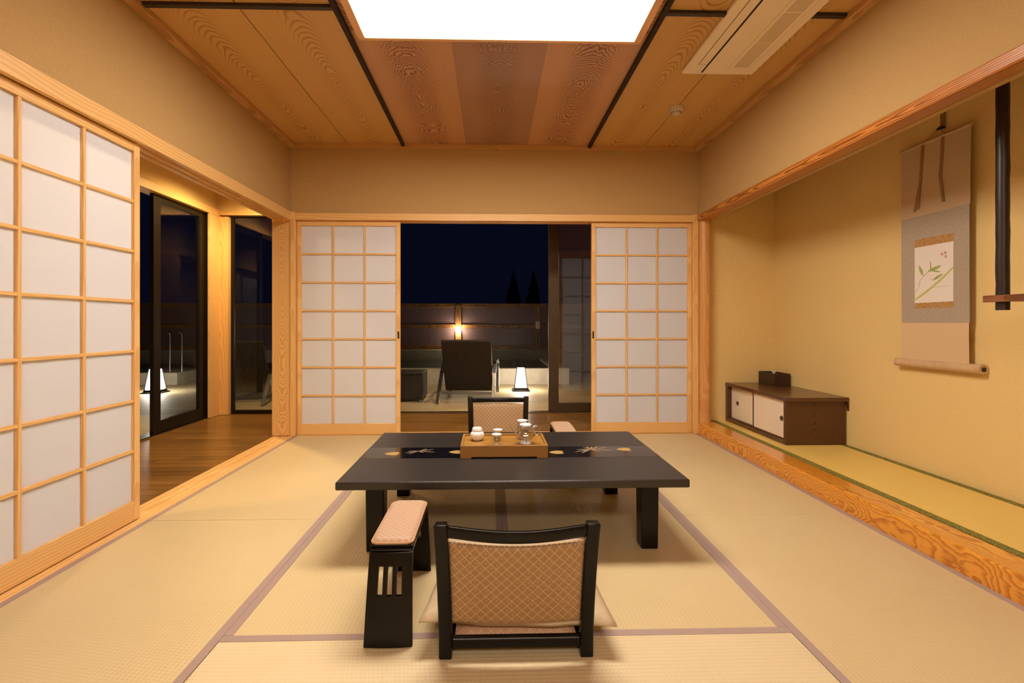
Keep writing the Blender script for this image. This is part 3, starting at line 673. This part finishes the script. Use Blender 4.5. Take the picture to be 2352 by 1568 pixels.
# ------------------------------------------------------------------ armrests
def armrest(label, loc, rz):
    """runs along y: front leg panel at y = 0, rear one at y = .46"""
    t = thing('armrest', label, 'armrest', loc, rz, 'padded black armrests beside the chairs')
    hw0, hw1, zt, th = .0755, .068, .285, .014
    def leg(name, y0, y1, sg):
        zs = [0, .07, .147, .232, .262, zt - .012]
        xs = [-1, -.53, -.31, -.105, .105, .31, .53, 1]
        hole = {(1, 2), (3, 2), (5, 2)}
        vs_, fs = [], []
        def P(i, j, k):
            z = zs[j]; q = z / zt; hw = hw0 + (hw1 - hw0) * q
            y = y0 + (y1 - y0) * q ** 1.3
            zz = z + (-.006 * (1 - xs[i] ** 2) if j == 0 and False else 0)
            return (xs[i] * hw, y + k * th * sg - .004 * sg * (1 - xs[i] ** 2), zz)
        nx, nz = len(xs), len(zs); ID = lambda i, j, k: (j * nx + i) * 2 + k
        for j in range(nz):
            for i in range(nx):
                for k in (0, 1): vs_.append(P(i, j, k))
        sol = lambda i, j: 0 <= i < nx - 1 and 0 <= j < nz - 1 and (i, j) not in hole
        for j in range(nz - 1):
            for i in range(nx - 1):
                if not sol(i, j): continue
                fs.append((ID(i, j, 0), ID(i + 1, j, 0), ID(i + 1, j + 1, 0), ID(i, j + 1, 0)))
                fs.append((ID(i, j, 1), ID(i, j + 1, 1), ID(i + 1, j + 1, 1), ID(i + 1, j, 1)))
                if not sol(i - 1, j): fs.append((ID(i, j, 0), ID(i, j + 1, 0), ID(i, j + 1, 1), ID(i, j, 1)))
                if not sol(i + 1, j): fs.append((ID(i + 1, j, 0), ID(i + 1, j, 1), ID(i + 1, j + 1, 1), ID(i + 1, j + 1, 0)))
                if not sol(i, j - 1): fs.append((ID(i, j, 0), ID(i, j, 1), ID(i + 1, j, 1), ID(i + 1, j, 0)))
                if not sol(i, j + 1): fs.append((ID(i, j + 1, 0), ID(i + 1, j + 1, 0), ID(i + 1, j + 1, 1), ID(i, j + 1, 1)))
        MB().add(vs_, fs).build(name, M['lacquer'], t, .0015)
    leg('leg_panel', 0.0, .050, 1); leg('leg_panel', .462, .412, -1)
    r = .020
    prof = [(.052, .262)] + arc(.052 + r, zt - r, r, 180, 90, 6) + [(.41 - r, zt)] + arc(.41 - r, zt - r, r, 90, 0, 6) + [(.41, .262)] + [(.398, .262), (.39, .270), (.072, .270), (.064, .262)]
    MB().prism(prof, 'X', -.0685, .0685).build('top_board', M['lacquer'], t, .002, smooth=40)
    box(-.0675, .0675, .056, .406, zt, zt + .008).build('pad_base', M['lacquer'], t, .002)
    def pad(u, v, sd):
        # rounded-rectangle pillow
        X, Y = 2 * u - 1, 2 * v - 1
        hx, hy, rr = .066, .176, .022
        x, y = X * hx, Y * hy
        cx, cy = max(0, abs(x) - (hx - rr)), max(0, abs(y) - (hy - rr))
        d = max(cx, cy); l = math.hypot(cx, cy)
        if l > 1e-6:
            x = math.copysign(min(abs(x), hx - rr) + cx * d / l, x); y = math.copysign(min(abs(y), hy - rr) + cy * d / l, y)
        e = (1 - abs(X) ** 6) ** .5 * (1 - abs(Y) ** 14) ** .5
        return (x, .231 + y, zt + .008 if sd == 0 else zt + .012 + .014 * e)
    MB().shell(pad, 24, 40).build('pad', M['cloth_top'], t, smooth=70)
    rim = [(x, y, zt + .0125) for x, y in rrect(-.066, .066, .055, .407, .022, 6)]; rim.append(rim[0]); rim.append(rim[1])
    MB().tube(rim, .0042, 8).build('piping', M['piping'], t, smooth=60)
    return t
arm = armrest('black armrest with slotted legs and peach brocade pad beside the foreground chair', (-.383, -2.798, 0), 0)
copy_thing(arm, (.425, -.86, 0), R(180), 'brocade padded armrest beside the far chair, behind the table')

# ------------------------------------------------------------------ tea tray and tea things
zt = .3358
t = thing('tea_tray', 'shallow wooden tea tray standing on the black table', 'tray', (.001, -1.805, zt))
TW, TD, TH = .217, .129, .064
box(-TW + .012, TW - .012, -TD + .012, TD - .012, .030, .053).build('tray_board', M['tray'], t)
for s in (-1, 1):
    poly = [(-TW, TH), (-TW, .0), (-TW + .055, 0), (-TW + .055, .007), (TW - .055, .007), (TW - .055, 0), (TW, 0), (TW, TH)]
    MB().prism(poly, 'Y', *sorted((s * TD, s * (TD - .012)))).build('long_side', M['tray'], t, .0015)
    box(*sorted((s * TW, s * (TW - .012))), -TD + .012, TD - .012, .004, TH).build('short_side', M['tray'], t, .0015)
ZB = zt + .0535
t = thing('lidded_jar', 'round white porcelain jar with lid on the left of the tea tray', 'jar', (-.137, -1.779, ZB))
MB().lathe([(.020, 0), (.024, .002), (.034, .016), (.037, .027), (.035, .038), (.028, .047), (.025, .048)], n=32).build('body', M['china'], t, smooth=50)
MB().lathe([(.0245, .049), (.027, .0495), (.0265, .061), (.023, .0665), (.010, .068), (.001, .068)], n=32).build('lid', M['china'], t, smooth=50)
def cup(label, x, y):
    t = thing('tea_cup', label, 'tea cup', (x, y, ZB), 0, 'small tea cups on the tray')
    MB().lathe([(.014, 0), (.0145, .004), (.011, .009), (.0105, .012)], n=24).build('foot', M['china'], t, smooth=50)
    MB().lathe([(.0105, .0125), (.019, .016), (.0225, .024), (.0225, .044), (.0215, .044), (.0215, .025), (.018, .018), (.005, .015)], n=28).build('glass_wall', M['clearglass'], t, smooth=50)
    MB().lathe([(.012, .040), (.020, .043), (.0255, .0545), (.0245, .0548), (.018, .047), (.001, .045)], n=28).build('porcelain_rim', M['china'], t, smooth=50)
    return t
c1 = cup('nearest small glass tea cup with white rim on the tray', -.036, -1.878)
copy_thing(c1, (-.029, -1.775, ZB), 0, 'small glass tea cup with white rim behind the nearest cup')
t = thing('glass_teapot', 'clear glass teapot with blue and white lid on the tray', 'teapot', (.112, -1.858, ZB))
MB().lathe([(.026, 0), (.031, .002), (.031, .006), (.024, .009), (.021, .018), (.018, .019)], n=28).build('porcelain_stand', M['chinablue'], t, smooth=50)
MB().lathe([(.014, .020), (.036, .027), (.050, .042), (.052, .055), (.046, .070), (.034, .082), (.030, .090), (.029, .090), (.033, .081), (.045, .069), (.0505, .055), (.0485, .043), (.035, .0285), (.012, .0215)], n=36).build('glass_body', M['clearglass'], t, smooth=60)
MB().tube([(-.044, 0, .046), (-.058, 0, .055), (-.066, 0, .072), (-.074, 0, .090), (-.080, 0, .096)], [.013, .010, .008, .006, .005], 12).build('spout', M['clearglass'], t, smooth=60)
MB().tube([(.036, 0, .083), (.052, 0, .092), (.068, 0, .088), (.076, 0, .072), (.072, 0, .054), (.060, 0, .044), (.048, 0, .044)], .0042, 10).build('handle', M['clearglass'], t, smooth=60)
MB().lathe([(.024, .076), (.025, .092), (.031, .094), (.030, .099), (.018, .104), (.006, .107), (.001, .107)], n=28).build('lid', M['chinablue'], t, smooth=50)
MB().lathe([(.003, .1075), (.006, .111), (.007, .116), (.004, .121), (.001, .122)], n=16).build('knob', M['chinablue'], t, smooth=50)
t = thing('glass_pitcher', 'glass pitcher with white rim behind the teapot', 'pitcher', (.103, -1.755, ZB))
MB().lathe([(.022, 0), (.026, .003), (.030, .040), (.025, .085), (.024, .085), (.029, .040), (.025, .005), (.001, .004)], n=28).build('glass_wall', M['clearglass'], t, smooth=50)
MB().lathe([(.012, .086), (.024, .088), (.0295, .098), (.0285, .0985), (.020, .092), (.001, .090)], n=28).build('porcelain_rim', M['china'], t, smooth=50)

# ------------------------------------------------------------------ alcove: cabinet, box, scroll, hanging pole
t = thing('low_cabinet', 'low walnut cabinet with two cream sliding doors in the alcove', 'cabinet', (2.33, -.39, .106))
cx0, cx1, cy0, cy1, ch = -.222, .238, -.448, .450, .352
box(cx0 - .004, cx1, cy0 - .022, cy1, ch - .030, ch).build('top_board', M['walnutY'], t, .003)
box(cx0, cx1 - .012, cy0, cy0 + .030, 0, ch - .030).build('side_panel', M['walnut'], t, .002)
box(cx0, cx1, cy1 - .045, cy1, 0, ch - .030).build('side_panel', M['walnut'], t, .002)
box(cx0, cx1, cy0 + .03, cy1 - .045, 0, .030).build('bottom_board', M['walnutY'], t, .002)
box(cx1 - .012, cx1, cy0 + .03, cy1 - .045, .03, ch - .030).build('back_panel', M['walnut'], t)
MB().prism([(cx1 - .012, ch - .030), (cx1 + .0, ch - .030), (cx1 - .0, ch - .10)], 'Y', cy0 - .020, cy0 + .0).build('bracket', M['walnut'], t)
box(cx0 + .014, cx0 + .05, cy0 + .03, cy1 - .045, .030, .040).build('door_track', M['walnut'], t)
for y0, y1, xo, py in ((cy0 + .031, .025, .018, -.368), (.000, cy1 - .046, .034, .300)):
    dd = box(cx0 + xo, cx0 + xo + .012, y0, y1, .040, ch - .034).build('sliding_door', M['cream_door'], t, .001)
    eb = box(cx0 + xo - .0005, cx0 + xo + .0125, *((y1 - .016, y1 + .001) if py < 0 else (y0 - .001, y0 + .006)), .0395, ch - .0335).build('door_edge', M['walnut'], None)
    eb.location = Vector(eb.location) - Vector(dd.location); eb.parent = dd
    q = MB(); ring = [(cx0 + xo - .001, py + .017 * math.cos(a), .182 + .017 * math.sin(a)) for a in [2 * math.pi * i / 20 for i in range(22)]]
    q.tube(ring, .0028, 8, up=(1, 0, 0)); p = q.build('pull_ring', M['blackmetal'], None, smooth=60); p.location = Vector(p.location) - Vector(dd.location); p.parent = dd
    q = MB().prism([(py + .016 * math.cos(a), .182 + .016 * math.sin(a)) for a in [2 * math.pi * i / 20 for i in range(20)]], 'X', cx0 + xo - .0012, cx0 + xo + .002)
    p = q.build('pull_cup', M['gold'], None); p.location = Vector(p.location) - Vector(dd.location); p.parent = dd
    q = MB().prism([(py - .003 + .010 * math.cos(a), .184 + .010 * math.sin(a)) for a in [2 * math.pi * i / 16 for i in range(16)]], 'X', cx0 + xo - .0018, cx0 + xo + .001)
    p = q.build('pull_cup', M['blackgap'], None); p.location = Vector(p.location) - Vector(dd.location); p.parent = dd
t = thing('tissue_box', 'dark lacquered tissue box on top of the alcove cabinet', 'tissue box', (2.484, -.072, .4585))
bx, by, bh = .070, .122, .104
for b in ((-bx, -bx + .006, -by, by), (bx - .006, bx, -by, by), (-bx + .006, bx - .006, -by, -by + .006), (-bx + .006, bx - .006, by - .006, by)):
    box(b[0], b[1], b[2], b[3], 0, bh).build('side_wall', M['boxwood'], t, .001)
box(-bx + .006, bx - .006, -by + .006, by - .006, bh - .016, bh - .010).build('lid', M['lacquer'], t)
mb = MB()
def tis(u, v, sd):
    a = 2 * math.pi * u; r = .006 + .012 * v * (1 + .4 * math.sin(3 * a))
    return (r * math.cos(a), r * 1.3 * math.sin(a), bh - .010 + .022 * v + .004 * v * math.sin(5 * a) + (.0006 if sd else 0))
mb.shell(tis, 30, 5).build('tissue', M['tissue'], t, smooth=60)

# hanging scroll, on the wall plane x = 2.57; local: origin on the wall under the hook
t = thing('hanging_scroll', 'hanging scroll with a painted bamboo branch on the alcove wall', 'hanging scroll', (2.57, -1.555, .78))
yc = lambda y: y + 1.555
XS = -.034
def sheet(name, y0, y1, z0, z1, mat, off=0.0, par=None, th=.0012):
    y0, y1 = yc(y0), yc(y1)
    def fn(u, v, sd):
        y = y0 + (y1 - y0) * u; z = z0 + (z1 - z0) * v
        curl = .006 * ((y - yc(-1.55)) / .21) ** 2 * math.sin(math.pi * (z - 0) / 1.32)
        return (XS - off - curl * .8 + (0 if sd else -th), y, z)
    return MB().shell(fn, 10, 14).build(name, mat, par or t, smooth=60)
def reparent(o, par): o.location = Vector(o.location) - Vector(par.location); o.parent = par
ZO = .78
sheet('upper_mount', -1.772, -1.340, 1.654 - ZO, 2.083 - ZO, M['silk'])
mid = sheet('middle_mount', -1.768, -1.343, 1.006 - ZO, 1.654 - ZO, M['greysilk'])
sheet('lower_mount', -1.762, -1.343, .745 - ZO, 1.006 - ZO, M['silk_low'])
sheet('brocade_strip', -1.679, -1.434, 1.465 - ZO, 1.512 - ZO, M['brocade'], .0015)
sheet('brocade_strip', -1.679, -1.434, 1.094 - ZO, 1.127 - ZO, M['brocade'], .0015)
art = sheet('painting', -1.677, -1.435, 1.127 - ZO, 1.465 - ZO, M['artpaper'], .0016)
def stroke(name, mat, pts, wd):
    """flat painted stroke on the picture, pts = (y, z, halfwidth factor)"""
    mb = MB(); up, dn = [], []
    for i, (y, z, q) in enumerate(pts):
        a, b = pts[max(0, i - 1)], pts[min(len(pts) - 1, i + 1)]
        dy, dz = b[0] - a[0], b[1] - a[1]; l = math.hypot(dy, dz) or 1
        up.append((yc(y) - dz / l * wd * q, z + dy / l * wd * q - ZO)); dn.append((yc(y) + dz / l * wd * q, z - dy / l * wd * q - ZO))
    mb.strip(up, dn, 'X', XS - .0046, XS - .0016)
    return mb
def leafstroke(mb, y, z, a, L, W):
    n = 7; c, s_ = math.cos(R(a)), math.sin(R(a)); up, dn = [], []
    for i in range(n + 1):
        q = i / n; ww = W * math.sin(math.pi * q) ** .8 / 2 + .0003
        for lst, sg in ((up, 1), (dn, -1)): lst.append((yc(y) - (L * q * c - sg * ww * s_), z + L * q * s_ + sg * ww * c - ZO))
    mb.strip(up, dn, 'X', XS - .0048, XS - .0016)
mb = stroke('', None, [(-1.437, 1.146, 1), (-1.50, 1.185, 1.05), (-1.552, 1.219, .95), (-1.61, 1.262, .95), (-1.676, 1.318, .8)], .0058)
o = mb.build('bamboo_stalk', M['stalkgreen'], None); reparent(o, art); o.parent = art
mb = MB()
for y, z, a, L, W in ((-1.490, 1.288, 112, .072, .016), (-1.520, 1.310, 18, .090, .017), (-1.552, 1.256, 28, .070, .013), (-1.548, 1.312, -12, .055, .007), (-1.540, 1.315, 92, .055, .005)):
    leafstroke(mb, y, z, a, L, W)
o = mb.build('bamboo_leaves', M['leafgreen'], None); reparent(o, art)
mb = MB()
for p in ([(-1.440, 1.192, 1), (-1.462, 1.222, 1), (-1.470, 1.262, 1), (-1.498, 1.290, .8), (-1.522, 1.308, .5)], [(-1.556, 1.216, 1), (-1.60, 1.216, .8), (-1.66, 1.216, .4)], [(-1.530, 1.266, 1), (-1.56, 1.262, .6)]):
    q = stroke('', None, p, .0013); mb.add(q.v, q.f)
o = mb.build('twig', M['ink'], None); reparent(o, art)
mb = MB()
for y, z in ((-1.610, 1.402), (-1.632, 1.386), (-1.630, 1.408)): mb.box(XS - .0047, XS - .0016, yc(y) - .006, yc(y) + .006, z - .007 - ZO, z + .007 - ZO)
o = mb.build('seal_mark', M['seal'], None); reparent(o, art)
for y, dz in ((-1.487, .0), (-1.612, .02)):
    b0, z0 = yc(y), 2.080 - ZO
    pts = [(b0, z0), (b0 + .006, z0 - .10), (b0 + .016, z0 - .235)] if dz == 0 else [(b0, z0), (b0 + .005, z0 - .13), (b0 + .013, z0 - .215)]
    q = MB()
    for (y0_, za), (y1_, zb) in zip(pts, pts[1:]):
        q.hexa([(XS - .0045, y0_ - .009, za), (XS - .003, y0_ - .009, za), (XS - .003, y0_ + .009, za), (XS - .0045, y0_ + .009, za), (XS - .0055, y1_ - .009, zb), (XS - .0035, y1_ - .009, zb), (XS - .0035, y1_ + .009, zb), (XS - .0055, y1_ + .009, zb)])
    y1_, zb = pts[-1]
    ends = (((.012, -.15), (.034, -.16)) if dz == 0 else ((-.022, -.165),))
    for ey, ez in ends:
        q.hexa([(XS - .008, y1_ - .008, zb), (XS - .0065, y1_ - .008, zb), (XS - .0065, y1_ + .008, zb), (XS - .008, y1_ + .008, zb), (XS - .009, y1_ + ey - .007, zb + ez), (XS - .0075, y1_ + ey - .007, zb + ez), (XS - .0075, y1_ + ey + .007, zb + ez), (XS - .009, y1_ + ey + .007, zb + ez)])
    q.build('hanging_ribbon', M['ribbon'], t)
MB().tube([(XS, yc(-1.776), 2.083 - ZO), (XS, yc(-1.336), 2.083 - ZO)], .008, 10).build('top_rod', M['silk'], t, smooth=60)
MB().tube([(XS, yc(-1.63), 2.088 - ZO), (XS, yc(-1.592), 2.128 - ZO), (XS, yc(-1.575), 2.128 - ZO), (XS, yc(-1.49), 2.088 - ZO)], .0012, 6).build('hanging_cord', M['ribbon'], t)
MB().tube([(XS + .006, yc(-1.832), .758 - ZO), (XS + .006, yc(-1.300), .758 - ZO)], .0265, 24).build('roller', M['rollerwood'], t, smooth=60)
MB().prism([(XS + .006 + .013 * math.cos(a), .758 - ZO + .013 * math.sin(a)) for a in [2 * math.pi * i / 16 for i in range(16)]], 'Y', yc(-1.834), yc(-1.831)).build('roller_hollow', M['bamboo_dark'], t)
t = thing('scroll_hook', 'thin grey metal hanger holding up the scroll on the alcove wall', 'hook', (2.562, -1.584, 2.12))
box(-.004, .008, -.012, .012, .01, .32).build('hanger_strip', M['steel'], t, .001)
MB().tube([(-.006, 0, .03), (-.022, 0, .022), (-.03, 0, .012), (-.034, 0, .006), (-.036, 0, .014)], .003, 8).build('hook', M['blackmetal'], t, smooth=60)
MB().tube([(-.006, -.016, .018), (-.006, .016, .018)], .006, 10).build('clip', M['blackmetal'], t, smooth=60)

t = thing('hanging_post', 'dark bark-textured post hanging from the alcove ceiling beside the scroll', 'post', (2.215, -2.218, 1.062))
pts = [(.0006 * math.sin(i * 1.3), .0005 * math.sin(i * 2.1), i * 1.386 / 24) for i in range(25)]
MB().tube(pts, [.0232 + .0007 * math.sin(i * 2.4) for i in range(25)], 20).build('shaft', M['bamboo_dark'], t, smooth=60)
t = thing('alcove_shelf', 'reddish wooden shelf rail crossing the hanging post at the right edge', 'shelf', (2.19, -2.167, 1.098))
box(-.013, .006, -1.45, 0, 0, .030).build('front_rail', M['shelf'], t, .002)
box(.045, .378, -1.45, 0, .004, .026).build('shelf_board', M['shelf'], t, .002)
box(.006, .045, -1.45, -.11, .004, .026).build('shelf_board', M['shelf'], t)

# ------------------------------------------------------------------ the night terrace
struct('terrace_deck', MB().box(-9.5, 4.5, 1.165, 6.0, -.10, -.022).box(-9.5, -3.245, -4.5, 1.165, -.10, -.022), M['deck'])
struct('ground_outside', box(-60, 60, -30, 120, -4.2, -4.0), M['conifer'])
# stone bath
t = thing('stone_bath', 'raised cream stone outdoor bath behind the wicker chair', 'outdoor bath', (-1.4, 4.75, -.022))
bx0, bx1, by0, by1 = -2.5, 2.65, -1.13, 1.03
box(bx0, bx1, by0, by0 + .12, 0, .278).build('front_wall', M['stone'], t, .01)
box(bx0, bx0 + .12, by0 + .12, by1, 0, .278).build('end_wall', M['stone'], t, .01)
box(bx1 - .28, bx1, by0 + .12, by1, 0, .278).build('end_wall', M['stone'], t, .01)
box(bx0 + .12, bx1 - .28, by0 + .12, by1, 0, .255).build('water', M['water'], t)
struct('wall_terrace_low', box(-9.5, 4.5, 5.80, 5.95, -.022, .45), M['stone_dim'], .01)
t = thing('stone_planter', 'low cream stone ledge beyond the left glass door, behind the lantern', 'planter', (-6.24, 4.3, -.022))
box(-.95, .95, -.58, .58, 0, .21).build('stone_body', M['stone'], t, .01)
# fence
t = thing('terrace_fence', 'dark timber fence with mauve panels along the far edge of the terrace', 'fence', (0, 5.875, .45))
for n, z0, z1 in (('bottom_rail', .0, .095), ('middle_rail', .452, .537), ('top_rail', .90, .985)):
    box(-9.4, 4.4, -.045, .045, z0, z1).build(n, M['fencewood'], t, .004)
for z0, z1 in ((.095, .452), (.537, .90)):
    box(-9.4, 4.4, -.008, .008, z0, z1).build('panel', M['fencepanel'], t)
for x in (-9.3, -7.6, -5.9, -4.2, -2.5, -.765, .935, 2.6, 4.3):
    MB().box(x - .062, x + .062, -.062, -.046, .0, .95).build('fence_post', M['fencewoodZ'], t, .003)
t = thing('wall_lamp', 'small bright lamp fixed to the fence behind the wicker chair', 'lamp', (-.765, 5.74, 1.31 - .42))
MB().tube([(0, .07, .045), (0, .02, .045), (0, 0, .03)], .009, 8).build('bracket', M['blackmetal'], t, smooth=60)
MB().lathe([(.008, -.085), (.040, -.070), (.060, -.030), (.060, .0), (.038, .026), (.008, .035)], n=20).build('bulb', M['bulb'], t, smooth=60)
t = thing('outlet_box', 'small pale box fixed to the right fence post', 'outlet box', (.935, 5.795, .895))
box(-.042, .042, 0, .017, 0, .155).build('box_body', M['det'], t, .006)
box(-.028, .028, -.006, .0, .02, .07).build('cover', M['det'], t, .003)

def lantern(label, loc):
    t = thing('floor_lantern', label, 'lantern', loc, 0, 'glowing floor lanterns on the terrace')
    def ring(h0, h1, z0, z1): return MB().hexa([(-h0, -h0, z0), (h0, -h0, z0), (h0, h0, z0), (-h0, h0, z0), (-h1, -h1, z1), (h1, -h1, z1), (h1, h1, z1), (-h1, h1, z1)])
    ring(.130, .130, 0, .018).build('base_plate', M['blackmetal'], t, .003)
    ring(.108, .100, .018, .052).build('plinth', M['blackmetal'], t, .003)
    ring(.086, .050, .053, .352).build('paper_shade', M['lanternpaper'], t)
    for sx in (-1, 1):
        for sy in (-1, 1):
            MB().tube([(sx * .095, sy * .095, .05), (sx * .056, sy * .056, .365)], .006, 6).build('corner_bar', M['blackmetal'], t)
    ring(.060, .060, .353, .366).build('top_frame', M['blackmetal'], t, .002)
    hp = [(-.05, 0, .366), (-.047, 0, .43)] + [(x, 0, z) for x, z in arc(0, .44, .045, 170, 10, 8)] + [(.047, 0, .43), (.05, 0, .366)]
    MB().tube(hp, .0045, 8, up=(0, 1, 0)).build('handle', M['blackmetal'], t, smooth=60)
    return t
L1 = lantern('glowing white floor lantern on the deck right of the wicker chair', (.39, 2.98, -.022))
copy_thing(L1, (-5.04, 2.86, -.022), 0, 'glowing white floor lantern behind the stile of the left glass door')

def wicker_chair(label, loc, rz):
    """faces +y; origin under the rear feet's mid line"""
    t = thing('wicker_lounge_chair', label, 'lounge chair', loc, rz, 'wicker lounge chairs on the terrace')
    hw = .325
    def slab(p0, p1, th, name):
        (y0, z0), (y1, z1) = p0, p1; L = math.hypot(y1 - y0, z1 - z0); ny, nz = -(z1 - z0) / L, (y1 - y0) / L
        def fn(u, v, sd):
            sag = .0 if sd else .0
            k = th if sd else 0
            return (-hw + 2 * hw * u, y0 + (y1 - y0) * v + ny * k, z0 + (z1 - z0) * v + nz * k)
        return MB().shell(fn, 14, 10).build(name, M['wicker'], t, .012, 2)
    slab((.50, .13), (.12, .82), .05, 'backrest')
    slab((.40, .34), (1.02, .40), .06, 'seat')
    for s in (-1, 1):
        x = s * (hw + .028)
        MB().tube([(x, -.02, .008), (x, .10, .14), (x, .30, .36), (x, .46, .47), (x, .70, .49), (x, 1.02, .48), (x, 1.05, .44), (x, 1.06, .008)], 1.0, sec=[(-.012, -.022), (.012, -.022), (.012, .022), (-.012, .022)], up=(1, 0, 0)).build('leg_frame', M['chrome'], t, .003)
        box(x - .022, x + .022, .45, 1.0, .495, .515).build('arm_pad', M['wicker'], t, .004)
    MB().box(-hw - .02, hw + .02, .35, .375, .075, .110).build('crossbar', M['chrome'], t, .003)
    MB().box(-hw - .02, hw + .02, .78, .805, .30, .335).build('crossbar', M['chrome'], t, .003)
    return t
W1 = wicker_chair('dark wicker lounge chair seen from behind through the far opening', (-.395, 1.74, -.022), R(-4))
copy_thing(W1, (-3.25, 1.62, -.022), R(10), 'dark wicker lounge chair behind the narrow window by the hallway corner')
t = thing('wicker_ottoman', 'dark brown wicker ottoman on the deck left of the lounge chair', 'ottoman', (-1.22, 2.15, -.022))
box(-.26, .26, -.24, .24, .03, .36).build('woven_body', M['wicker'], t, .015, 3)
box(-.265, .265, -.245, .245, .36, .385).build('woven_top', M['wicker'], t, .01, 3)
for sx in (-1, 1):
    for sy in (-1, 1): box(sx * .23 - .015, sx * .23 + .015, sy * .21 - .015, sy * .21 + .015, 0, .03).build('foot', M['chrome'], t)
for x, lab in ((-5.49, 'left of two slim pipes standing in for bright streaks in the door glass'), (-5.29, 'right of two slim pipes standing in for bright streaks in the door glass')):
    t = MB().tube([(x, 3.85, .188), (x, 3.85, .80), (x, 3.845, .835), (x - .02, 3.82, .85), (x - .03, 3.80, .835)], .0075, 10).build('streak_pipe', M['chrome'], None, smooth=60)  # pipes added to imitate two bright reflected streaks
    tag(t, lab, 'pipe', 'slim pipes in place of bright streaks on the glass')

# conifers and a hill far out in the dark
def conifer(label, x, y, z0, h, w_):
    t = thing('conifer_tree', label, 'tree', (x, y, z0), 0, 'conifers beyond the fence')
    mb = MB(); n = 20
    for k in range(n):
        q = k / (n - 1); zz = h * (.10 + .88 * q); r = w_ * (1 - q) ** .8 + .12
        m = 9
        for i in range(m):
            a = 2 * math.pi * (i + rnd.random() * .6) / m + k; rr = r * (.75 + .4 * rnd.random()); dz = h * .05
            c, s_ = math.cos(a), math.sin(a); px, py = -s_ * rr * .25, c * rr * .25
            tip = (c * rr, s_ * rr, zz - dz * 1.2)
            mb.add([(0, 0, zz + dz), (c * rr * .6 + px, s_ * rr * .6 + py, zz - dz * .4), tip, (c * rr * .6 - px, s_ * rr * .6 - py, zz - dz * .4), (c * rr * .3, s_ * rr * .3, zz - dz * 1.1)],
                   [(0, 1, 2, 3), (0, 4, 1), (1, 4, 2), (2, 4, 3), (3, 4, 0)])
    mb.build('foliage', M['conifer'], t)
    MB().lathe([(w_ * .12, 0), (w_ * .08, h * .5), (.03, h * .97)], n=8).build('trunk', M['conifer'], t)
conifer('dark conifer silhouette left of the pair above the fence', 2.25, 45, -4, 10.6, 2.3)
conifer('dark conifer silhouette right of the pair above the fence, near the sash', 4.95, 51.5, -4, 11.4, 2.6)
mb = MB(); N = 60; prof = []
for i in range(N + 1):
    x = -60 + 120 * i / N
    prof.append((x, 2.8 + .5 * math.sin(i * .7) + .35 * math.sin(i * 1.9) + (1.6 * math.exp(-((x + 13.5) / 1.6) ** 2))))
mb.add([(x, 70, -4) for x, z in prof] + [(x, 70, z) for x, z in prof] + [(x, 95, -4) for x, z in prof], [(i, i + 1, N + 2 + i, N + 1 + i) for i in range(N)] + [(N + 1 + i, N + 2 + i, 2 * N + 3 + i, 2 * N + 2 + i) for i in range(N)])
o = mb.build('hill', M['conifer']); o['kind'] = 'structure'
